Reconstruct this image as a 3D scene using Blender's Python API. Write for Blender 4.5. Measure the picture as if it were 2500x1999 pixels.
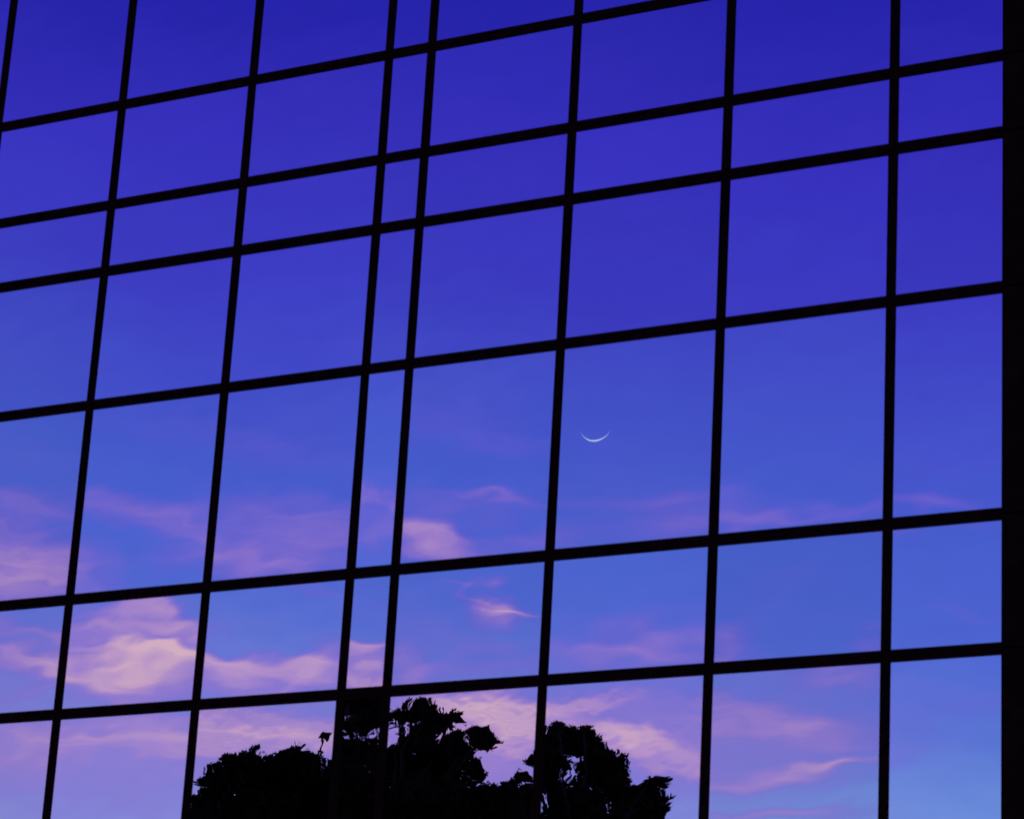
import bpy, bmesh, math, random
from mathutils import Vector, Matrix

# ---------------------------------------------------------------- scene, camera
scene = bpy.context.scene
for o in list(bpy.data.objects):
    bpy.data.objects.remove(o, do_unlink=True)
COL = scene.collection

FACADE_Y = 21.0
CAM_Z = 1.6
yaw, pitch, roll = math.radians(29.3177), math.radians(18.5585), math.radians(3.3407)
fwd = Vector((-math.sin(yaw) * math.cos(pitch), math.cos(yaw) * math.cos(pitch), math.sin(pitch)))
rgt = Vector((math.cos(yaw), math.sin(yaw), 0))
upv = rgt.cross(fwd)
r2 = rgt * math.cos(roll) + upv * math.sin(roll)
u2 = -rgt * math.sin(roll) + upv * math.cos(roll)
cam_data = bpy.data.cameras.new('camera')
cam = bpy.data.objects.new('camera', cam_data)
COL.objects.link(cam)
m = Matrix((r2, u2, -fwd)).transposed().to_4x4()
m.translation = Vector((0, 0, CAM_Z))
cam.matrix_world = m
cam_data.sensor_width = 36.0
cam_data.lens = 2930.04 / 1024 * 36.0
cam_data.clip_start = 0.1
cam_data.clip_end = 40000
cam_data.dof.use_dof = True            # focused on the far moon; the frame in front falls slightly soft
cam_data.dof.focus_distance = 3000
cam_data.dof.aperture_fstop = 7.1
scene.camera = cam

# ---------------------------------------------------------------- view transform
scene.view_settings.view_transform = 'Standard'
scene.view_settings.look = 'None'
scene.view_settings.gamma = 1
scene.view_settings.use_curve_mapping = False
scene.view_settings.exposure = 0

# ---------------------------------------------------------------- world: dusk sky with afterglow cirrus
CLOUDS = [
    (-0.6602, 0.2744, 0.0126, 0.0037, -0.046, 0.0, 0.45),
    (-0.6644, 0.2682, 0.0058, 0.0025, 0.011, 0.0, 0.35),
    (-0.6586, 0.2542, 0.0197, 0.0082, 0.16, 0.0, 1.0),
    (-0.6615, 0.2613, 0.0104, 0.0053, 0.044, 0.0, 0.4),
    (-0.6157, 0.2762, 0.0189, 0.0049, -0.15, 0.0, 0.65),
    (-0.6292, 0.2547, 0.0068, 0.009, -0.278, 0.0, 0.5),
    (-0.6034, 0.2647, 0.0115, 0.0028, 0.328, 0.0, 0.22),
    (-0.5695, 0.2872, 0.0209, 0.005, 0.05, 0.0, 0.28),
    (-0.565, 0.28, 0.023, 0.0051, 0.001, 0.0, 0.42),
    (-0.5753, 0.2699, 0.0208, 0.006, 0.13, 0.0, 0.5),
    (-0.5665, 0.3034, 0.0194, 0.0041, -0.155, 0.0, 0.12),
    (-0.5389, 0.284, 0.0013, 0.006, 0.625, 0.0, 0.4),
    (-0.5381, 0.2717, 0.0027, 0.0065, 0.006, 0.0, 0.38),
    (-0.495, 0.2934, 0.0094, 0.0022, 0.011, 0.0, 0.42),
    (-0.5055, 0.2896, 0.0119, 0.0044, -0.044, 0.0, 0.3),
    (-0.5129, 0.2777, 0.0136, 0.0053, -0.311, 0.0, 0.85),
    (-0.4831, 0.2782, 0.0103, 0.0049, -0.033, 0.0, 0.4),
    (-0.512, 0.3162, 0.0149, 0.0068, 0.048, 0.0, 0.12),
    (-0.493, 0.3097, 0.0105, 0.0034, -0.006, 0.0, 0.14),
    (-0.4489, 0.2918, 0.0239, 0.002, 0.098, 2.45, 0.22),
    (-0.4533, 0.2828, 0.0239, 0.0055, 0.05, 0.0, 0.2),
    (-0.4328, 0.2884, 0.0112, 0.0066, 0.171, 0.0, 0.24),
    (-0.4099, 0.2893, 0.0085, 0.0038, -0.089, 0.0, 0.22),
    (-0.3907, 0.2884, 0.0277, 0.0022, 0.063, 0.0, 0.28),
    (-0.3508, 0.3027, 0.01, 0.0028, -0.128, 0.0, 0.42),
    (-0.6531, 0.2337, 0.0141, 0.003, -0.097, 0.0, 0.6),
    (-0.6501, 0.2251, 0.0156, 0.0033, -0.05, 0.0, 0.7),
    (-0.6518, 0.2158, 0.012, 0.0018, 0.339, 0.0, 0.3),
    (-0.6147, 0.2386, 0.0167, 0.0024, 0.148, -0.89, 0.85),
    (-0.6037, 0.2381, 0.0044, 0.0023, -0.188, 0.0, 0.5),
    (-0.6187, 0.2275, 0.0178, 0.0077, 0.19, 0.0, 1.0),
    (-0.6179, 0.2281, 0.0053, 0.0049, 0.183, 0.0, 0.6),
    (-0.6061, 0.2326, 0.0067, 0.0021, 0.065, 0.0, 0.75),
    (-0.617, 0.2324, 0.013, 0.0013, 0.084, -1.2, 0.4),
    (-0.5699, 0.2309, 0.0251, 0.0038, 0.137, 1.99, 1.0),
    (-0.571, 0.2263, 0.0258, 0.0041, 0.14, 0.0, 0.8),
    (-0.5835, 0.2306, 0.0066, 0.0038, -0.014, 0.0, 0.5),
    (-0.5535, 0.2363, 0.0068, 0.0049, 0.486, 0.0, 0.45),
    (-0.5553, 0.254, 0.0091, 0.0018, -0.195, 0.0, 0.25),
    (-0.5359, 0.2408, 0.0036, 0.0027, 0.197, 0.0, 0.9),
    (-0.5361, 0.2359, 0.005, 0.005, 0.176, 0.0, 0.9),
    (-0.536, 0.2312, 0.0054, 0.0023, 0.295, 0.0, 0.4),
    (-0.4952, 0.2534, 0.005, 0.0047, 0.056, 0.0, 1.4),
    (-0.4888, 0.2525, 0.0039, 0.0009, -0.099, 0.0, 0.7),
    (-0.5205, 0.2379, 0.0052, 0.0043, -0.465, 0.0, 0.65),
    (-0.5151, 0.235, 0.0194, 0.003, 0.195, 0.0, 0.45),
    (-0.5075, 0.2573, 0.0036, 0.0008, -0.08, 0.0, 0.25),
    (-0.5017, 0.2567, 0.004, 0.0007, -0.041, 0.0, 0.2),
    (-0.5108, 0.2449, 0.0113, 0.0043, -0.203, 0.0, 0.2),
    (-0.4515, 0.2482, 0.0105, 0.0042, 0.008, 0.0, 0.4),
    (-0.4514, 0.2432, 0.0278, 0.0042, 0.105, 0.0, 0.45),
    (-0.4621, 0.2443, 0.0117, 0.0026, 0.092, 0.0, 0.25),
    (-0.415, 0.2518, 0.0055, 0.0059, 0.665, 0.0, 0.5),
    (-0.3706, 0.254, 0.0059, 0.0035, -0.12, 0.0, 0.35),
    (-0.3402, 0.2642, 0.0077, 0.0015, -0.101, 0.0, 0.14),
    (-0.6215, 0.2034, 0.0241, 0.0069, 0.123, -0.72, 0.8),
    (-0.6505, 0.1889, 0.0094, 0.0063, 0.15, 0.0, 0.3),
    (-0.612, 0.1886, 0.027, 0.012, 0.109, 0.0, 0.2),
    (-0.569, 0.2056, 0.0265, 0.0078, -0.004, -0.63, 0.8),
    (-0.563, 0.197, 0.0203, 0.0068, 0.105, 0.0, 0.3),
    (-0.5028, 0.2162, 0.0214, 0.0055, -0.105, -0.84, 0.85),
    (-0.4921, 0.205, 0.0149, 0.0157, -0.486, 0.0, 0.62),
    (-0.5144, 0.2078, 0.0196, 0.0103, 0.043, 0.0, 0.4),
    (-0.4657, 0.219, 0.0138, 0.003, 0.251, 0.0, 0.95),
    (-0.4459, 0.2075, 0.0198, 0.0042, -0.256, 0.0, 1.0),
    (-0.4378, 0.2201, 0.0192, 0.0085, 0.033, 0.0, 0.42),
    (-0.4579, 0.2056, 0.016, 0.0084, 0.044, 0.0, 0.3),
    (-0.4353, 0.1983, 0.017, 0.0102, 0.067, 0.0, 0.25),
    (-0.4049, 0.2197, 0.0181, 0.0043, -0.22, 0.0, 0.52),
    (-0.4055, 0.2053, 0.025, 0.0101, 0.032, 0.0, 0.4),
    (-0.3956, 0.2002, 0.0125, 0.0025, 0.239, 0.0, 0.72),
    (-0.3768, 0.2047, 0.0118, 0.0015, 0.113, 0.0, 0.5),
    (-0.3773, 0.2303, 0.0127, 0.0037, 0.159, 0.0, 0.48),
    (-0.3885, 0.2125, 0.0264, 0.0033, -0.022, 0.0, 0.3),
    (-0.4, 0.1871, 0.0183, 0.0021, 0.104, 0.0, 0.75),
    (-0.3766, 0.217, 0.0161, 0.0023, 0.159, 0.0, 0.15),
    (-0.5687, 0.2009, 0.0329, 0.0102, 0.09, 0.0, 0.35),
    (-0.6192, 0.1939, 0.0301, 0.0154, 0.098, 0.0, 0.25),
    (-0.6495, 0.1878, 0.0128, 0.0125, 0.266, 0.0, 0.25),
    (-0.5004, 0.2087, 0.0306, 0.0153, 0.083, 0.0, 0.35),
    (-0.4514, 0.2132, 0.0326, 0.015, 0.055, 0.0, 0.12),
    (-0.3966, 0.2158, 0.0296, 0.0149, 0.034, 0.0, 0.25),
    (-0.617, 0.231, 0.0176, 0.0096, 0.176, 0.0, 0.35),
    (-0.6501, 0.2241, 0.0144, 0.0135, 0.117, 0.0, 0.25),
    (-0.5701, 0.2752, 0.0246, 0.0117, 0.1, 0.0, 0.22),
    (-0.6596, 0.263, 0.0146, 0.014, 0.136, 0.0, 0.25),
    (-0.5135, 0.2805, 0.0082, 0.0085, 0.158, 0.0, 0.2),
    (-0.4357, 0.2503, 0.0107, 0.0071, -0.023, 0.0, 0.15),
]
def lin(h, k=1.0):
    c = [int(h[i:i + 2], 16) / 255 for i in (0, 2, 4)]
    return tuple((x / 12.92 if x <= .04045 else ((x + .055) / 1.055) ** 2.4) * k for x in c) + (1,)

world = bpy.data.worlds.new('World')
scene.world = world
world.use_nodes = True
nt = world.node_tree
nt.nodes.clear()
N = nt.nodes
Lk = nt.links
def node(tree, t, **kw):
    n = tree.nodes.new(t)
    for k, v in kw.items():
        setattr(n, k, v)
    return n
def wire(tree, src, dst):
    tree.links.new(src, dst)
def mth(tree, op, a, b=None, c=None, clamp=False):
    n = node(tree, 'ShaderNodeMath', operation=op, use_clamp=clamp)
    for i, v in enumerate((a, b, c)):
        if v is None:
            continue
        if isinstance(v, (int, float)):
            n.inputs[i].default_value = v
        else:
            wire(tree, v, n.inputs[i])
    return n.outputs[0]
def vmt(tree, op, a, b=None, scale=None):
    n = node(tree, 'ShaderNodeVectorMath', operation=op)
    for i, v in enumerate((a, b)):
        if v is None:
            continue
        if isinstance(v, tuple):
            n.inputs[i].default_value = v
        else:
            wire(tree, v, n.inputs[i])
    if scale is not None:
        if isinstance(scale, (int, float)):
            n.inputs['Scale'].default_value = scale
        else:
            wire(tree, scale, n.inputs['Scale'])
    return n.outputs['Value'] if op in ('LENGTH', 'DOT_PRODUCT') else n.outputs['Vector']

MIRROR = 0.74
tc = node(nt, 'ShaderNodeTexCoord')
sp = node(nt, 'ShaderNodeSeparateXYZ')
wire(nt, tc.outputs['Generated'], sp.inputs[0])
el = mth(nt, 'ARCSINE', sp.outputs['Z'])
az = mth(nt, 'ARCTAN2', sp.outputs['X'], mth(nt, 'MULTIPLY', sp.outputs['Y'], -1.0))
cb = node(nt, 'ShaderNodeCombineXYZ')
wire(nt, mth(nt, 'MULTIPLY', az, .965), cb.inputs[0])
wire(nt, el, cb.inputs[1])
P0 = cb.outputs[0]

def noise(tree, vec, scale, detail=3.0, rough=.5, dist=0.0, w=None):
    n = node(tree, 'ShaderNodeTexNoise')
    n.noise_dimensions = '4D' if w is not None else '3D'
    n.inputs['Scale'].default_value = scale
    n.inputs['Detail'].default_value = detail
    n.inputs['Roughness'].default_value = rough
    n.inputs['Distortion'].default_value = dist
    wire(tree, vec, n.inputs['Vector'])
    if w is not None:
        wire(tree, w, n.inputs['W'])
    return n

# wind-drawn warp of the cloud field
stretch = vmt(nt, 'MULTIPLY', P0, (1.0, 2.4, 1.0))
wn = noise(nt, stretch, 30.0, 2.0, .5)
wv = vmt(nt, 'MULTIPLY', vmt(nt, 'SUBTRACT', wn.outputs['Color'], (.5, .5, .5)), (.007, .0024, 0.0))
P = vmt(nt, 'ADD', P0, wv)

acc = None
Pc = P
for ci, (cu, cv, hu, hv, th, kk, st) in enumerate(CLOUDS):
    if ci and ci % 6 == 0:       # keeps the evaluation of the long chain in order (shader stack)
        Pc = vmt(nt, 'ADD', P, vmt(nt, 'SCALE', vmt(nt, 'ADD', P, None), None, mth(nt, 'MULTIPLY', acc, 1e-9)))
    mp = node(nt, 'ShaderNodeMapping', vector_type='TEXTURE')
    mp.inputs['Location'].default_value = (cu, cv, 0)
    mp.inputs['Rotation'].default_value = (0, 0, th)
    mp.inputs['Scale'].default_value = (hu * 2.25, hv * 1.75, 1)
    wire(nt, Pc, mp.inputs['Vector'])
    vec = mp.outputs[0]
    if abs(kk) > .01:
        s2 = node(nt, 'ShaderNodeSeparateXYZ')
        wire(nt, vec, s2.inputs[0])
        c2 = node(nt, 'ShaderNodeCombineXYZ')
        uu = mth(nt, 'MULTIPLY', s2.outputs[0], s2.outputs[0])
        wire(nt, s2.outputs[0], c2.inputs[0])
        wire(nt, mth(nt, 'MULTIPLY_ADD', uu, -kk, s2.outputs[1]), c2.inputs[1])
        vec = c2.outputs[0]
    ln = vmt(nt, 'LENGTH', vec)
    mr = node(nt, 'ShaderNodeMapRange', interpolation_type='SMOOTHSTEP')
    mr.inputs['From Min'].default_value = 1.0
    mr.inputs['From Max'].default_value = 0.0
    mr.inputs['To Min'].default_value = 0.0
    mr.inputs['To Max'].default_value = st
    wire(nt, ln, mr.inputs['Value'])
    acc = mr.outputs[0] if acc is None else mth(nt, 'ADD', acc, mr.outputs[0])

# fine streaks drawn out along the wind, and thin cirrus all round the sky
rot = node(nt, 'ShaderNodeMapping')
rot.inputs['Rotation'].default_value = (0, 0, math.radians(7))
rot.inputs['Scale'].default_value = (10, 95, 1)
wire(nt, P, rot.inputs['Vector'])
st1 = noise(nt, rot.outputs[0], 1.0, 6.0, .58, .35)
streak = mth(nt, 'MULTIPLY_ADD', st1.outputs['Fac'], 1.5, .3)
rot3 = node(nt, 'ShaderNodeMapping')
rot3.inputs['Rotation'].default_value = (0, 0, math.radians(4))
rot3.inputs['Scale'].default_value = (38, 300, 1)
wire(nt, P, rot3.inputs['Vector'])
st3 = noise(nt, rot3.outputs[0], 1.0, 3.0, .5, .2)
streak = mth(nt, 'MULTIPLY', streak, mth(nt, 'MULTIPLY_ADD', st3.outputs['Fac'], .7, .68))
rot2 = node(nt, 'ShaderNodeMapping')
rot2.inputs['Rotation'].default_value = (0, 0, math.radians(-5))
rot2.inputs['Scale'].default_value = (9, 38, 1)
wire(nt, P, rot2.inputs['Vector'])
st2 = noise(nt, rot2.outputs[0], 1.0, 6.0, .58, .4)
thin = node(nt, 'ShaderNodeMapRange', interpolation_type='SMOOTHSTEP')
thin.inputs['From Min'].default_value = .48
thin.inputs['From Max'].default_value = .80
thin.inputs['To Max'].default_value = .30
wire(nt, st2.outputs['Fac'], thin.inputs['Value'])
# cirrus thins out with elevation, everywhere alike
fade = node(nt, 'ShaderNodeMapRange', interpolation_type='SMOOTHSTEP')
fade.inputs['From Min'].default_value = math.radians(22)
fade.inputs['From Max'].default_value = math.radians(12)
wire(nt, el, fade.inputs['Value'])
dens = mth(nt, 'MULTIPLY', acc, streak)
dens = mth(nt, 'ADD', dens, mth(nt, 'MULTIPLY', thin.outputs[0], fade.outputs[0]))
dens = mth(nt, 'SUBTRACT', 1.0, mth(nt, 'EXPONENT', mth(nt, 'MULTIPLY', dens, -.78)), clamp=True)

# clear sky by elevation
K = 1 / MIRROR
ramp = node(nt, 'ShaderNodeValToRGB')
cr = ramp.color_ramp
stops = [(-5, '0a0810', 1), (0, 'd09ab8', K), (5, 'a08cd0', K), (9.5, '7c94dc', K), (11.0, '6488d6', K), (12.6, '5672d0', K), (14.5, '4c64ce', K), (16.5, '455cca', K),
         (19.0, '404bc5', K), (21.0, '3a39bf', K), (23.5, '352ebb', K), (26.5, '2522ab', K), (45, '1c1a90', K), (90, '141470', K)]
def epos(d):
    return (d + 10) / 100
for i, (d, h, k) in enumerate(stops):
    e = cr.elements[i] if i < 2 else cr.elements.new(epos(d))
    e.position = epos(d)
    e.color = lin(h, k)
# keep the elements in order after editing the two default ones
elm = mth(nt, 'MULTIPLY_ADD', el, 180 / math.pi / 100, .1)
soft = noise(nt, P0, 7.0, 2.0, .5)
elm = mth(nt, 'ADD', elm, mth(nt, 'MULTIPLY_ADD', soft.outputs['Fac'], .03, -.015))
wire(nt, elm, ramp.inputs[0])
cramp = node(nt, 'ShaderNodeValToRGB')
cc = cramp.color_ramp
cst = [(0, '6c58d0'), (.25, '7c5ecc'), (.50, '9e74c8'), (.68, 'bc90c4'), (.84, 'd8b0be')]
for i, (d, h) in enumerate(cst):
    e = cc.elements[i] if i < 2 else cc.elements.new(d)
    e.position = d
    e.color = lin(h, K)
wire(nt, dens, cramp.inputs[0])
mix = node(nt, 'ShaderNodeMix', data_type='RGBA')
wire(nt, mth(nt, 'POWER', dens, .78, clamp=True), mix.inputs[0])
# low lavender glow broadening from the sunset side
def mrange(v, a, b_, hi=1.0):
    n = node(nt, 'ShaderNodeMapRange', interpolation_type='SMOOTHSTEP')
    n.inputs['From Min'].default_value = a
    n.inputs['From Max'].default_value = b_
    n.inputs['To Max'].default_value = hi
    wire(nt, v, n.inputs['Value'])
    return n.outputs[0]
glow = mth(nt, 'MULTIPLY', mth(nt, 'MULTIPLY', mrange(az, -.32, -.50, .6), mrange(az, -1.6, -.9)), mrange(el, .262, .195))
gm = node(nt, 'ShaderNodeMix', data_type='RGBA')
wire(nt, glow, gm.inputs[0])
wire(nt, ramp.outputs[0], gm.inputs[6])
gm.inputs[7].default_value = lin('9086d4', K)
wire(nt, gm.outputs[2], mix.inputs[6])
wire(nt, cramp.outputs[0], mix.inputs[7])
bg = node(nt, 'ShaderNodeBackground')
wire(nt, mix.outputs[2], bg.inputs[0])
bg.inputs[1].default_value = 1.0
# the physical twilight sky under it: sun just below the horizon where the moon sets
SUN_AZ = math.radians(27.6)      # towards -y, swung to -x
sky = node(nt, 'ShaderNodeTexSky', sky_type='NISHITA')
sky.sun_disc = False
sky.sun_elevation = math.radians(-4)
sky.sun_rotation = math.radians(180) + SUN_AZ
bg2 = node(nt, 'ShaderNodeBackground')
wire(nt, sky.outputs[0], bg2.inputs[0])
bg2.inputs[1].default_value = 0.05
add = node(nt, 'ShaderNodeAddShader')
wire(nt, bg.outputs[0], add.inputs[0])
wire(nt, bg2.outputs[0], add.inputs[1])
wo = node(nt, 'ShaderNodeOutputWorld')
wire(nt, add.outputs[0], wo.inputs[0])

# last afterglow along the horizon
sl = bpy.data.lights.new('sun', 'SUN')
sl.energy = 0.05
sl.angle = math.radians(8)
sl.color = (1.0, .72, .66)
so = bpy.data.objects.new('sun', sl)
COL.objects.link(so)
sd = Vector((-math.sin(SUN_AZ), -math.cos(SUN_AZ), math.tan(math.radians(1.0)))).normalized()
so.rotation_euler = sd.to_track_quat('Z', 'Y').to_euler()
so.location = (0, 0, 40)

# ---------------------------------------------------------------- materials
def mat(name, col, rough=.6, metal=0.0, spec=.5):
    mt = bpy.data.materials.new(name)
    mt.use_nodes = True
    b = mt.node_tree.nodes['Principled BSDF']
    b.inputs['Base Color'].default_value = (*col, 1)
    b.inputs['Roughness'].default_value = rough
    b.inputs['Metallic'].default_value = metal
    b.inputs['Specular IOR Level'].default_value = spec
    return mt, mt.node_tree, b
def vary(t, b, col, scale, amt, bump=0.0, coord='Object', detail=5.0):
    c = node(t, 'ShaderNodeTexCoord')
    n = noise(t, c.outputs[coord], scale, detail, .6)
    r = node(t, 'ShaderNodeValToRGB')
    r.color_ramp.elements[0].position = .3
    r.color_ramp.elements[1].position = .7
    r.color_ramp.elements[0].color = (*[x * (1 - amt) for x in col], 1)
    r.color_ramp.elements[1].color = (*[x * (1 + amt) for x in col], 1)
    wire(t, n.outputs['Fac'], r.inputs[0])
    wire(t, r.outputs[0], b.inputs['Base Color'])
    if bump:
        bp = node(t, 'ShaderNodeBump')
        bp.inputs['Strength'].default_value = .5
        bp.inputs['Distance'].default_value = bump
        wire(t, n.outputs['Fac'], bp.inputs['Height'])
        wire(t, bp.outputs[0], b.inputs['Normal'])

M_frame, t, b = mat('black_anodised_frame', (.019, .009, .005), .9, 0, .0)
vary(t, b, (.019, .009, .005), 6, .35, .0005)
M_body, t, b = mat('dark_wall', (.02, .018, .02), .85, 0, .2)
vary(t, b, (.02, .018, .02), 3, .3)
M_roof, t, b = mat('roof_felt', (.06, .06, .065), .9)
vary(t, b, (.06, .06, .065), 5, .3)
M_bark, t, b = mat('bark', (.05, .035, .025), .9, 0, .1)
vary(t, b, (.05, .035, .025), 14, .5, .01)
M_leaf, t, b = mat('dark_foliage', (.030, .020, .010), .9, 0, .03)
vary(t, b, (.030, .020, .010), 2.0, .5)
M_grass, t, b = mat('lawn', (.03, .05, .015), .95, 0, .05)
vary(t, b, (.03, .05, .015), .6, .5, .02)
M_pave, t, b = mat('pavement', (.22, .21, .20), .85)
vary(t, b, (.22, .21, .20), 2.2, .2, .003)
M_kerb, t, b = mat('kerb_stone', (.28, .27, .26), .8)
vary(t, b, (.28, .27, .26), 8, .2, .002)

# coated reflective glass: a mirror with the roller-wave ripple of toughened panes
M_glass, t, b = mat('reflective_glass', (MIRROR, MIRROR, MIRROR), 0.0, 1.0, .5)
oi = node(t, 'ShaderNodeObjectInfo')
cg = node(t, 'ShaderNodeTexCoord')
wseed = mth(t, 'MULTIPLY', oi.outputs['Random'], 83.0)
sc = vmt(t, 'MULTIPLY', cg.outputs['Object'], (1.0, 1.0, 1.6))
n1 = noise(t, sc, 5.5, 1.0, .45, 0.0, wseed)
n2 = noise(t, sc, 1.5, 1.0, .5, 0.0, wseed)
sepc = node(t, 'ShaderNodeSeparateColor')
wire(t, oi.outputs['Color'], sepc.inputs[0])
h = mth(t, 'ADD', mth(t, 'MULTIPLY', mth(t, 'MULTIPLY', n1.outputs['Fac'], sepc.outputs[0]), .00016),
        mth(t, 'MULTIPLY', mth(t, 'MULTIPLY', n2.outputs['Fac'], sepc.outputs[1]), .0016))
bp = node(t, 'ShaderNodeBump')
bp.inputs['Strength'].default_value = 1.0
bp.inputs['Distance'].default_value = 1.0
wire(t, h, bp.inputs['Height'])
wire(t, bp.outputs[0], b.inputs['Normal'])
# rain dust: a hair of unevenness in the coating's reflectance
n3 = noise(t, sc, 2.2, 6.0, .65, 0.0, wseed)
rr = node(t, 'ShaderNodeMapRange')
rr.inputs['From Min'].default_value = .3
rr.inputs['From Max'].default_value = .7
rr.inputs['To Min'].default_value = MIRROR * .98
rr.inputs['To Max'].default_value = MIRROR * 1.02
wire(t, n3.outputs['Fac'], rr.inputs['Value'])
ccb = node(t, 'ShaderNodeCombineColor')
tone = mth(t, 'MULTIPLY', rr.outputs[0], mth(t, 'MULTIPLY_ADD', oi.outputs['Random'], .10, .95))   # coating batch
for i in range(3):
    wire(t, tone, ccb.inputs[i])
wire(t, ccb.outputs[0], b.inputs['Base Color'])

# ---------------------------------------------------------------- helpers
def link(name, me, material, parent=None, loc=(0, 0, 0)):
    if material:
        me.materials.append(material)
    o = bpy.data.objects.new(name, me)
    COL.objects.link(o)
    o.location = loc
    if parent:
        o.parent = parent
    return o
def box_mesh(name, x0, x1, y0, y1, z0, z1, bev=0.0):
    bm = bmesh.new()
    vs = [bm.verts.new(c) for c in ((x0, y0, z0), (x1, y0, z0), (x1, y1, z0), (x0, y1, z0), (x0, y0, z1), (x1, y0, z1), (x1, y1, z1), (x0, y1, z1))]
    for f in ((0, 3, 2, 1), (4, 5, 6, 7), (0, 1, 5, 4), (1, 2, 6, 5), (2, 3, 7, 6), (3, 0, 4, 7)):
        bm.faces.new([vs[i] for i in f])
    if bev:
        bmesh.ops.bevel(bm, geom=bm.edges[:], offset=bev, segments=1, affect='EDGES')
    me = bpy.data.meshes.new(name)
    bm.to_mesh(me)
    bm.free()
    return me
def box(name, material, parent, c, s, bev=0.0):
    me = box_mesh(name, -s[0] / 2, s[0] / 2, -s[1] / 2, s[1] / 2, -s[2] / 2, s[2] / 2, bev)
    return link(name, me, material, parent, c)
def empty(name, loc, label, cat, group=None):
    o = bpy.data.objects.new(name, None)
    COL.objects.link(o)
    o.location = loc
    o['label'] = label
    o['category'] = cat
    if group:
        o['group'] = group
    return o

# ---------------------------------------------------------------- ground
def sheet(name, material, x0, x1, y0, y1, z):
    me = bpy.data.meshes.new(name)
    me.from_pydata([(x0, y0, z), (x1, y0, z), (x1, y1, z), (x0, y1, z)], [], [(0, 1, 2, 3)])
    o = link(name, me, material)
    o['kind'] = 'structure'
    return o
sheet('ground', M_grass, -9000, 9000, -9000, 9000, 0)
pv = link('pavement', box_mesh('pavement', -34, 6, 15.6, FACADE_Y + .1, -.05, .1, .01), M_pave)
pv['kind'] = 'structure'
kb = link('kerb', box_mesh('kerb', -34, 6, 15.44, 15.597, -.05, .12, .015), M_kerb)
kb['kind'] = 'structure'

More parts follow.
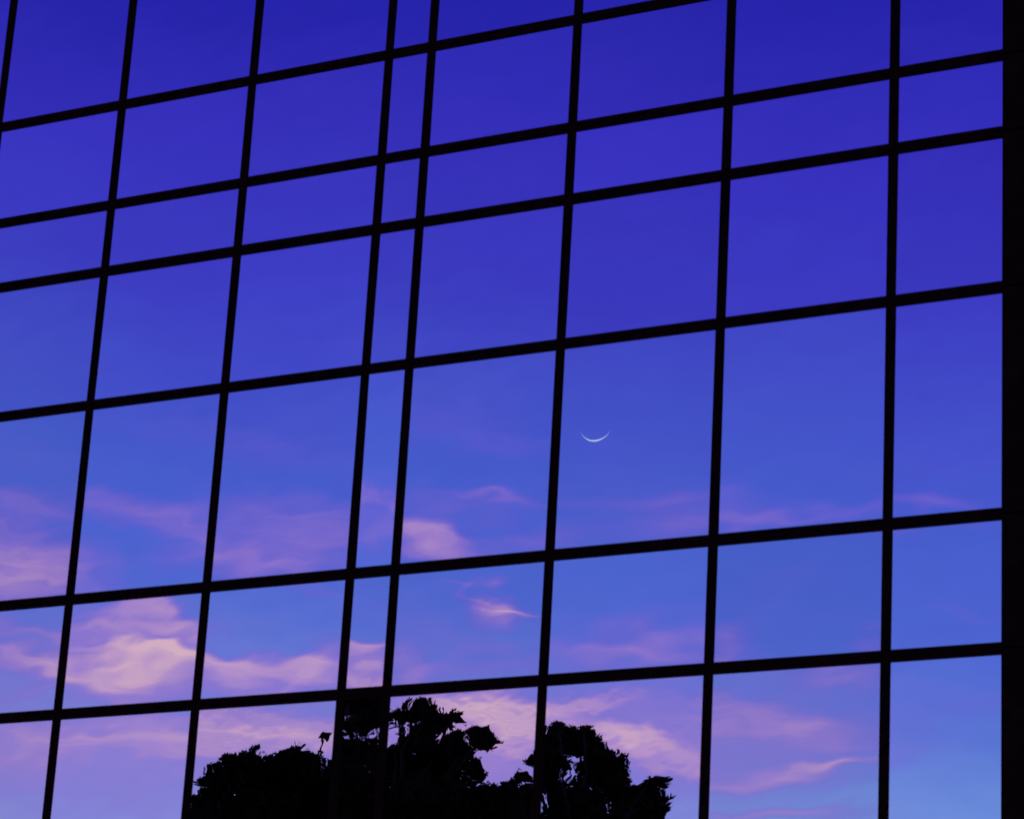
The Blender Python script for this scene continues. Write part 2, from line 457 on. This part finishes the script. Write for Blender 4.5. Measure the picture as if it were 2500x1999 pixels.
# ---------------------------------------------------------------- the mirror-glass building
XS = [-23.9502, -22.4319, -20.9136, -19.3953, -17.877, -16.3609, -14.8366, -13.3198, -12.8622, -11.3471, -9.83, -8.3034, -7.3401]
ZS = [17.6799, 16.5999, 15.2399, 13.3399, 12.2812, 11.5893, 10.2323, 8.3332, 7.2513, 5.3513, 3.9913, 2.9113, 0.35]
PANE = [
    [(-2.21, 1.04, 0.67), (-2.0, 1.2, 0.45), (-3.99, 0.69, -4.38), (-2.18, -1.02, 1.8), (-2.05, 0.71, 1.27), (-4.01, 1.12, -4.55), (-3.68, 0.39, 3.29), (-3.23, -0.29, -2.15), (-3.89, 1.52, 2.98), (-3.35, -0.81, -0.03), (-2.83, 2.57, 1.37), (-3.85, -1.05, -0.27)],
    [(-3.96, -2.42, -1.0), (-3.8, -1.34, -0.06), (-3.16, -0.7, -2.33), (-2.39, 0.15, 1.7), (-1.72, -0.74, 0.16), (-2.99, -1.17, -2.62), (-4.19, 0.45, 3.47), (-2.13, -0.7, -0.65), (-2.53, -0.02, 1.23), (-3.05, 0.49, -0.29), (-1.76, 0.29, 1.86), (-3.2, 0.09, 0.98)],
    [(-2.06, -0.37, 0.08), (-3.41, 2.57, -1.66), (-3.51, 0.24, -2.65), (-2.35, 2.2, 1.6), (-2.67, 1.7, 0.27), (-3.73, -0.23, -2.11), (-2.75, 0.83, 3.22), (-4.1, -0.09, 0.13), (-1.72, 1.1, 3.88), (-2.54, -0.15, 0.48), (-4.15, -0.79, 0.35), (-1.75, 0.74, 0.23)],
    [(-3.36, 0.22, 0.26), (-2.88, 0.03, 3.83), (-1.92, -2.2, -2.95), (-2.66, 1.48, 1.9), (-2.23, -0.3, 0.96), (-2.7, 0.02, -0.49), (-3.76, -0.33, 2.4), (-2.26, 0.04, 0.75), (-2.2, 0.49, 1.76), (-1.73, 1.51, -0.62), (-4.18, -2.29, 1.35), (-3.3, 0.55, -1.76)],
    [(-2.89, 0.75, 0.42), (-3.87, 2.39, -1.47), (-2.48, -1.29, -4.24), (-3.27, 0.63, 0.76), (-3.3, -0.4, -0.0), (-4.0, 0.49, -2.92), (-4.12, 1.88, 2.01), (-2.5, 0, 0.6), (-4.12, -0.23, 1.86), (-2.03, -1.11, -1.07), (-3.54, 0.82, -0.34), (-1.61, 0.19, -0.08)],
    [(-3.88, 1.77, 1.33), (-3.64, 1.18, -0.97), (-3.88, 0.58, -1.03), (-2.46, 1.74, 0.81), (-2.83, -0.3, 0.76), (-1.69, -1.25, -3.51), (-3.0, -0.5, 2.0), (-5.0, 0, 0.8), (-1.63, 1.28, 0.44), (-1.82, -1.23, -0.29), (-3.65, -0.36, 0.74), (-2.87, 0.57, -0.1)],
    [(-1.9, -1.96, -1.58), (-2.93, -2.35, 0.88), (-3.62, 2.45, -1.67), (-2.11, -0.8, 3.98), (-2.7, 0.24, 0.16), (-3.87, 0.33, -2.24), (-2.5, 0.5, -0.6), (-2.5, 0, 0.5), (-2.0, 0.0, 2.0), (-3.46, -0.51, 0.04), (-2.24, 0.7, -0.85), (-3.59, 1.82, -0.14)],
    [(-3.36, -0.87, -0.61), (-3.97, -2.8, 0.5), (-2.39, 1.54, -4.03), (-3.19, -0.67, 2.22), (-3.6, -1.24, 2.03), (-1.95, 0.63, -2.5), (-3.7, 1.23, 4.53), (-2.57, -1.07, -0.47), (-2.0, 0.0, 1.5), (-4.03, 0.81, 1.45), (-2.45, -0.09, 0.23), (-1.65, 2.32, -0.65)],
    [(-3.68, 1.13, -2.55), (-2.01, -1.31, -0.65), (-3.09, 2.03, -3.31), (-4.12, 1.4, 3.07), (-3.36, -0.05, -0.73), (-3.76, -0.97, -0.42), (-2.66, -2.25, 1.03), (-3.43, -0.34, 0.74), (-2.0, 0.3, 2.0), (-3.94, -1.07, 0.65), (-3.73, -0.28, 1.11), (-1.63, 0.65, 1.25)],
    [(-3.4, -0.93, -0.69), (-4.07, -0.54, -0.45), (-1.78, 3.81, -3.14), (-3.99, -0.89, 1.42), (-1.84, -0.05, 1.58), (-4.01, 1.76, -3.99), (-0.4, 0, 1.4), (-4.06, 1.19, 1.66), (-2.5, 0.0, 2.4), (-2.28, -0.75, -0.1), (-1.85, 1.11, 0.19), (-1.92, 3.77, 1.29)],
    [(-2.35, 1.56, -1.09), (-3.5, -1.8, -2.25), (-3.88, -0.32, -3.98), (-3.4, -0.27, 0.62), (-2.91, 1.42, 2.55), (-2.86, 0.72, -2.52), (-3.87, -0.05, 3.5), (-3.37, 0.75, -0.75), (-2.61, -0.27, 2.32), (-3.88, 3.28, 0.33), (-2.0, 1.4, 1.78), (-3.74, 0.19, 1.39)],
    [(-2.84, -0.16, -0.69), (-3.75, 2.03, -0.04), (-4.0, 1.17, -3.01), (-3.8, 0.87, 0.73), (-1.88, -2.1, -0.85), (-2.39, -1.67, -4.67), (-2.5, 0.3, -2.6), (-2.26, 1.2, -1.26), (-2.5, 0.5, 1.2), (-2.48, 1.38, -2.0), (-3.92, 1.42, -1.08), (-3.42, -1.26, -0.82)],
]        # (bow, lean sideways, lean up/down) of each pane in milliradians
RIPPLE = {(9,6): (0.1, 0.2), (6,8): (1.2, 0.7), (7,8): (2.6, 1.0), (8,8): (1.0, 0.8), (9,8): (0.8, 0.7), (5,7): (0.2, 0.6)}
X0, X1 = XS[0], XS[-1]
ZT, ZB = ZS[0], ZS[-1]
CORNER_W = .62
B = empty('glass_office_building', ((X0 + X1) / 2, FACADE_Y, 0),
          'office building faced with mirror glass panes in a black grid, reflecting the dusk sky', 'building')
BX, BY = B.location.x, B.location.y
def bl(x, y, z):
    return (x - BX, y - BY, z)
VW, HW = .080, .100           # face widths of mullion and transom
PROUD = .016
GY = FACADE_Y                 # glass plane
# full-height mullions
for i, x in enumerate(XS[:-1]):
    box('mullion', M_frame, B, bl(x, GY + .035 - PROUD / 2 + .0, (ZT + ZB) / 2), (VW, .07 + PROUD, ZT - ZB + .1), .003)
# transoms between the mullions
for j, z in enumerate(ZS):
    for i in range(len(XS) - 1):
        a = XS[i] + VW / 2 + .0005
        c = XS[i + 1] - (VW / 2 + .0005 if i < len(XS) - 2 else 0)
        box('transom', M_frame, B, bl((a + c) / 2, GY + .035 - (PROUD - .003) / 2, z), (c - a, .07 + PROUD - .003, HW), .003)
NG = 10
def pane_mesh(w, hgt, s, tx, tz):
    hw, hh = w / 2, hgt / 2
    a = s * 1e-3 * min(hw, hh) / 2
    vs, nrm, fs = [], [], []
    for q in range(NG + 1):
        V = -1 + 2 * q / NG
        for p in range(NG + 1):
            U = -1 + 2 * p / NG
            x, z = U * hw, V * hh
            hgt_ = a * ((1 - U * U) * (1 - V * V * .5) + (1 - V * V) * (1 - U * U * .5)) * .5 + x * tx * 1e-3 + z * tz * 1e-3
            vs.append((x, -hgt_, z))
            hx = -2 * U / hw * a * (1 - V * V * .5) + tx * 1e-3
            hz = -2 * V / hh * a * (1 - U * U * .5) + tz * 1e-3
            nrm.append(Vector((-hx, -1, -hz)).normalized())
    for q in range(NG):
        for p in range(NG):
            k = q * (NG + 1) + p
            fs.append((k, k + 1, k + NG + 2, k + NG + 1))
    # edges and back of the pane
    base = len(vs)
    rim = [(-hw, -hh), (hw, -hh), (hw, hh), (-hw, hh)]
    for yy in (0.0, .012):
        for (x, z) in rim:
            vs.append((x, yy + (-(x * tx + z * tz) * 1e-3), z))
            nrm.append(Vector((x, 0, z)).normalized())
    for k in range(4):
        l = (k + 1) % 4
        fs.append((base + k, base + 4 + k, base + 4 + l, base + l))
    fs.append((base + 4, base + 7, base + 6, base + 5))
    me = bpy.data.meshes.new('glass_pane')
    me.from_pydata(vs, [], fs)
    for p in me.polygons[:NG * NG]:
        p.use_smooth = True
    me.normals_split_custom_set_from_vertices(nrm)
    return me
for i in range(len(XS) - 1):
    for j in range(len(ZS) - 1):
        w = XS[i + 1] - XS[i] - .03
        hg = ZS[j] - ZS[j + 1] - .03
        s, tx, tz = PANE[i][j]
        o = link('glass_pane', pane_mesh(w, hg, s, tx, tz), M_glass, B,
                 bl((XS[i] + XS[i + 1]) / 2, GY, (ZS[j] + ZS[j + 1]) / 2))
        r_ = RIPPLE.get((i, j), (.3, .7))
        o.color = (r_[0], r_[1], 0, 1)
# black metal corner pier right of the last pane, in stacked cladding panels
zc = ZB - .05
for j in range(len(ZS) - 1, -1, -1):
    z1 = ZS[j - 1] if j > 0 else ZT + .7
    a, c = (0.12 if j == len(ZS) - 1 else ZS[j]), z1
    box('corner_panel', M_frame, B, bl(X1 + CORNER_W / 2 + .004, GY + .28, (a + c) / 2), (CORNER_W, .6, c - a - .012), .006)
# body behind the curtain wall, plinth, parapet, side glazing
DEPTH = 16.0
link('wall', box_mesh('wall', X0 - BX - .4, X1 - BX + CORNER_W - .05, .08, DEPTH, .02, ZT + .5), M_body, B)
box('plinth', M_body, B, bl((X0 + X1) / 2 - .05, GY + .03, .2), (X1 - X0 + .2, .12, .2), .005)
box('parapet', M_frame, B, bl((X0 + X1) / 2 - .05, GY + .2, ZT + .36), (X1 - X0 + .1, .42, .6), .01)
box('roof', M_roof, B, bl((X0 + X1) / 2, GY + DEPTH / 2 + .3, ZT + .56), (X1 - X0 + .2, DEPTH - .8, .1))
SX = X1 + CORNER_W - .05
for q in range(6):
    for j in range(len(ZS) - 1):
        y0 = GY + .75 + q * 2.45
        o = box('side_pane', M_glass, B, bl(SX + .012, y0 + 1.15, (ZS[j] + ZS[j + 1]) / 2), (.02, 2.3, ZS[j] - ZS[j + 1] - .12))
        o.color = (0.4, 0.4, 0, 1)

# ---------------------------------------------------------------- trees behind the viewer (seen in the glass)
TREES = {
    'left': [[-33.13, -6.24, 12.76, 0.53], [-32.54, -6.1, 12.89, 0.5], [-32.73, -7.42, 13.02, 0.61], [-31.56, -6.49, 13.01, 0.5], [-31.8, -7.69, 13.0, 0.49], [-33.29, -6.35, 12.32, 0.48], [-32.3, -6.16, 12.16, 0.76], [-32.16, -7.51, 12.41, 0.78], [-32.97, -5.56, 12.52, 0.19], [-31.28, -7.83, 12.55, 0.58], [-31.87, -6.27, 13.06, 0.29], [-32.69, -5.77, 13.1, 0.23], [-32.7, -6.71, 13.28, 0.23], [-32.6, -7.87, 13.64, 0.2], [-31.51, -6.62, 13.24, 0.17], [-31.39, -6.87, 13.75, 0.02], [-33.88, -6.7, 12.41, 0.33], [-34.42, -7.32, 12.21, 0.4], [-33.42, -6.91, 12.25, 0.68], [-32.33, -7.19, 11.89, 0.87], [-32.4, -8.72, 12.37, 0.69], [-32.94, -5.78, 11.74, 0.48]],
    'mid': [[-30.01, -5.92, 13.9, 0.28], [-29.01, -4.94, 13.72, 0.29], [-29.06, -4.66, 13.02, 0.36], [-28.26, -4.95, 13.53, 0.33], [-28.19, -5.49, 13.72, 0.26], [-28.5, -6.73, 13.83, 0.3], [-27.56, -5.53, 13.57, 0.16], [-29.41, -5.79, 12.64, 0.56], [-28.77, -6.3, 12.85, 0.56], [-27.95, -6.05, 12.76, 0.51], [-28.49, -6.07, 13.42, 0.19], [-27.11, -5.55, 13.19, 0.18], [-26.96, -5.63, 13.19, 0.22], [-28.06, -5.66, 12.07, 0.73], [-29.37, -6.24, 12.04, 0.65], [-27.67, -6.47, 12.3, 0.46], [-27.11, -6.49, 12.19, 0.46], [-27.75, -6.71, 12.98, 0.15], [-29.58, -5.34, 12.55, 0.37], [-29.39, -4.68, 13.92, 0.09], [-29.68, -5.85, 14.24, 0.11], [-27.27, -7.36, 12.71, 0.09], [-29.33, -5.03, 11.93, 0.55], [-28.87, -6.22, 12.11, 0.74], [-28.1, -6.58, 11.89, 0.74], [-27.84, -7.69, 12.0, 0.66], [-30.22, -5.95, 11.59, 0.65], [-28.41, -5.45, 13.11, 0.31], [-29.47, -6.78, 13.16, 0.41], [-27.81, -5.35, 13.0, 0.33], [-27.83, -6.15, 13.17, 0.28], [-30.06, -5.76, 13.21, 0.22], [-29.36, -4.65, 12.4, 0.33], [-28.3, -5.98, 13.56, 0.24], [-27.93, -4.86, 13.75, 0.13], [-29.87, -5.45, 13.88, 0.24], [-30.03, -5.76, 13.4, 0.28], [-29.88, -5.45, 12.77, 0.37], [-29.65, -6.1, 14.26, 0.15], [-29.19, -4.85, 13.91, 0.13]],
    'right': [[-29.07, -12.86, 14.76, 0.35], [-28.59, -12.84, 14.72, 0.37], [-28.26, -13.04, 14.45, 0.35], [-27.81, -12.97, 14.27, 0.31], [-29.88, -12.9, 14.46, 0.27], [-29.54, -13.48, 14.0, 0.37], [-28.14, -12.93, 13.93, 0.39], [-27.95, -13.6, 13.67, 0.37], [-26.7, -12.57, 13.71, 0.22], [-27.23, -13.96, 14.11, 0.16], [-27.52, -13.76, 13.74, 0.31], [-27.69, -14.61, 13.76, 0.27], [-27.57, -14.31, 13.26, 0.35], [-29.47, -11.83, 13.33, 0.51], [-28.55, -12.59, 13.4, 0.41], [-29.05, -13.19, 13.04, 0.62], [-27.54, -12.23, 12.87, 0.45], [-27.61, -13.37, 12.99, 0.51], [-27.99, -11.97, 14.77, 0.08], [-28.39, -11.62, 14.75, 0.08], [-29.24, -11.25, 13.69, 0.12], [-30.45, -12.7, 13.04, 0.62], [-29.24, -11.68, 12.6, 0.7], [-28.11, -12.58, 12.71, 0.61], [-28.83, -12.25, 14.32, 0.31], [-28.73, -13.53, 14.77, 0.27], [-28.3, -11.75, 13.98, 0.12], [-28.4, -12.68, 14.11, 0.14], [-28.58, -12.92, 13.85, 0.2], [-29.13, -13.51, 14.07, 0.15], [-28.65, -13.5, 14.46, 0.19], [-28.31, -13.87, 14.13, 0.35], [-28.19, -12.49, 13.37, 0.45], [-29.03, -12.28, 14.04, 0.35], [-27.4, -13.11, 13.37, 0.37], [-27.47, -14.46, 13.58, 0.17]],
}
def tube(bm, pts, segs=7):
    rings = []
    for k, (p, r) in enumerate(pts):
        d = (pts[min(k + 1, len(pts) - 1)][0] - pts[max(k - 1, 0)][0]).normalized()
        a = d.cross(Vector((.3, 1, .1))).normalized()
        b_ = d.cross(a)
        rings.append([bm.verts.new(p + (a * math.cos(2 * math.pi * s / segs) + b_ * math.sin(2 * math.pi * s / segs)) * r) for s in range(segs)])
    for k in range(len(rings) - 1):
        for s in range(segs):
            bm.faces.new((rings[k][s], rings[k][(s + 1) % segs], rings[k + 1][(s + 1) % segs], rings[k + 1][s]))
def bent(p, q, r0, r1, rng, n=5, wob=.08):
    L = (q - p).length
    out = []
    for k in range(n + 1):
        t_ = k / n
        off = Vector((rng.uniform(-1, 1), rng.uniform(-1, 1), rng.uniform(-.4, .4))) * wob * L * .3 * (math.sin(math.pi * t_))
        sag = Vector((0, 0, -.04 * L * math.sin(math.pi * t_)))
        out.append((p.lerp(q, t_) + off + sag, r0 + (r1 - r0) * t_))
    return out
def make_tree(name, lobes, label, seed, density=1.0):
    rng = random.Random(seed)
    cx = sum(l[0] for l in lobes) / len(lobes)
    cy = sum(l[1] for l in lobes) / len(lobes)
    zlow = min(l[2] - l[3] for l in lobes)
    root = empty(name, (cx, cy, 0), label, 'tree', 'trees reflected in the glass')
    loc = [(Vector((l[0] - cx, l[1] - cy, l[2])), l[3]) for l in lobes]
    # the crown goes on below the part that shows
    span = max(abs(p.x) for p, r in loc) + .4
    for k in range(40):
        z = rng.uniform(zlow - 4.5, zlow + .3)
        f_ = 1 - .45 * (zlow - z) / 5
        an = rng.uniform(0, 2 * math.pi)
        rd = span * f_ * math.sqrt(rng.random()) * .95
        loc.append((Vector((math.cos(an) * rd, math.sin(an) * rd * .8, z)), rng.uniform(.6, .95)))
    bm = bmesh.new()
    top = Vector((rng.uniform(-.3, .3), rng.uniform(-.3, .3), zlow + 1.0))
    tube(bm, [(Vector((0, 0, -.2)), .42), (Vector((0, 0, .25)), .34), (Vector((.1, .05, 3)), .27), (Vector((.05, -.1, 7)), .21), (top, .13)], 10)
    tr = bpy.data.meshes.new('trunk'); bm.to_mesh(tr); bm.free()
    link('trunk', tr, M_bark, root)
    bm = bmesh.new()
    for p, r in loc:
        zt = max(3.5, min(p.z - .8 - rng.random() * 1.6, zlow + .9))
        tt = min(1.0, zt / top.z)
        tube(bm, bent(Vector((.05 + (top.x - .05) * tt, top.y * tt, zt)), p, .05 + r * .05, .015, rng), 5)
    li = bpy.data.meshes.new('limbs'); bm.to_mesh(li); bm.free()
    link('limbs', li, M_bark, root)
    # crown: tufts of short blades, thicker inside each leafy clump
    vs, fs = [], []
    for p, r in loc:
        nt_ = int(1300 * r * r * density) + 4
        for k in range(nt_):
            d = Vector((rng.gauss(0, 1), rng.gauss(0, 1), rng.gauss(0, .8))).normalized()
            rad = r * (rng.random() ** .42) * rng.uniform(.8, 1.06)
            c = p + Vector((d.x * rad, d.y * rad, d.z * rad * .85))
            upb = (d * .8 + Vector((rng.gauss(0, .25), rng.gauss(0, .25), .95))).normalized()
            size = rng.uniform(.07, .15) * min(1.0, .35 + r * 2.5)
            for q in range(6):
                dr = (upb + Vector((rng.gauss(0, .55), rng.gauss(0, .55), rng.gauss(0, .45)))).normalized()
                sd_ = dr.cross(Vector((rng.gauss(0, 1), rng.gauss(0, 1), rng.gauss(0, 1)))).normalized()
                L = size * rng.uniform(.7, 1.3)
                w = size * .20
                k0 = len(vs)
                vs += [c - sd_ * w * .4, c + dr * L * .55 - sd_ * w, c + dr * L, c + dr * L * .55 + sd_ * w]
                fs.append((k0, k0 + 1, k0 + 2, k0 + 3))
        for k in range(int((520 if r > .36 else 260) * r * r * density) + 3):      # broad sprays inside the clump
            d = Vector((rng.gauss(0, 1), rng.gauss(0, 1), rng.gauss(0, 1))).normalized()
            c = p + d * r * .62 * rng.random() ** .5
            a = Vector((rng.gauss(0, 1), rng.gauss(0, 1), rng.gauss(0, 1))).normalized()
            b_ = a.cross(d).normalized()
            s_ = rng.uniform(.10, .20)
            k0 = len(vs)
            vs += [c - a * s_, c - b_ * s_ * .55, c + a * s_, c + b_ * s_ * .55]
            fs.append((k0, k0 + 1, k0 + 2, k0 + 3))
    me = bpy.data.meshes.new('crown')
    me.from_pydata([tuple(v) for v in vs], [], fs)
    link('crown', me, M_leaf, root)
    return root
make_tree('bushy_tree', TREES['left'], 'broad low bushy tree with a flat domed top, leftmost of three reflected trees', 3)
make_tree('pine_tree', TREES['mid'], 'tallest ragged tree with gaps through its crown, reflected beside the narrow pane column', 5)
make_tree('pine_tree', TREES['right'], 'tree with a stepped crown falling to the right, reflected below the crescent moon', 8)

# ---------------------------------------------------------------- the moon: sunlit sliver of a sphere
MD = Vector([-0.44054, -0.84192, 0.31159])
DIST = 20000.0
R = DIST * 14.6 / 2930.0
bm = bmesh.new()
NA, NB = 40, 4
grid = []
PH = math.radians(26)                        # width of the sunlit lune
for i in range(NA + 1):
    la = -math.pi / 2 + math.pi * i / NA     # from horn to horn
    row = []
    for j in range(NB + 1):
        lo = PH * j / NB
        # horns along x, limb at the bottom (-z), viewer along +y
        row.append(bm.verts.new((R * math.sin(la), R * math.cos(la) * math.sin(lo), -R * math.cos(la) * math.cos(lo))))
    grid.append(row)
for i in range(NA):
    for j in range(NB):
        try:
            bm.faces.new((grid[i][j], grid[i + 1][j], grid[i + 1][j + 1], grid[i][j + 1]))
        except ValueError:
            pass
bmesh.ops.remove_doubles(bm, verts=bm.verts[:], dist=.01)
bmesh.ops.recalc_face_normals(bm, faces=bm.faces[:])
mm = bpy.data.meshes.new('moon')
bm.to_mesh(mm)
bm.free()
M_moon = bpy.data.materials.new('moonlight')
M_moon.use_nodes = True
tn = M_moon.node_tree
tn.nodes.clear()
em = node(tn, 'ShaderNodeEmission')
em.inputs[0].default_value = lin('c6dcff')
em.inputs[1].default_value = 1.05
mo = node(tn, 'ShaderNodeOutputMaterial')
wire(tn, em.outputs[0], mo.inputs[0])
moon = link('moon', mm, M_moon)
moon.location = Vector((0, 0, CAM_Z)) + MD * DIST
yv = -MD
zv = (Vector((0, 0, 1)) - yv * yv.z).normalized()
xv = yv.cross(zv)
mt_ = Matrix((xv, yv, zv)).transposed()
ROLLM = Matrix.Rotation(math.radians(-9.0), 3, 'Y')
moon.rotation_euler = (mt_ @ ROLLM).to_euler()
moon['label'] = 'thin pale crescent moon with its horns up, in the blue dusk sky'
moon['category'] = 'moon'
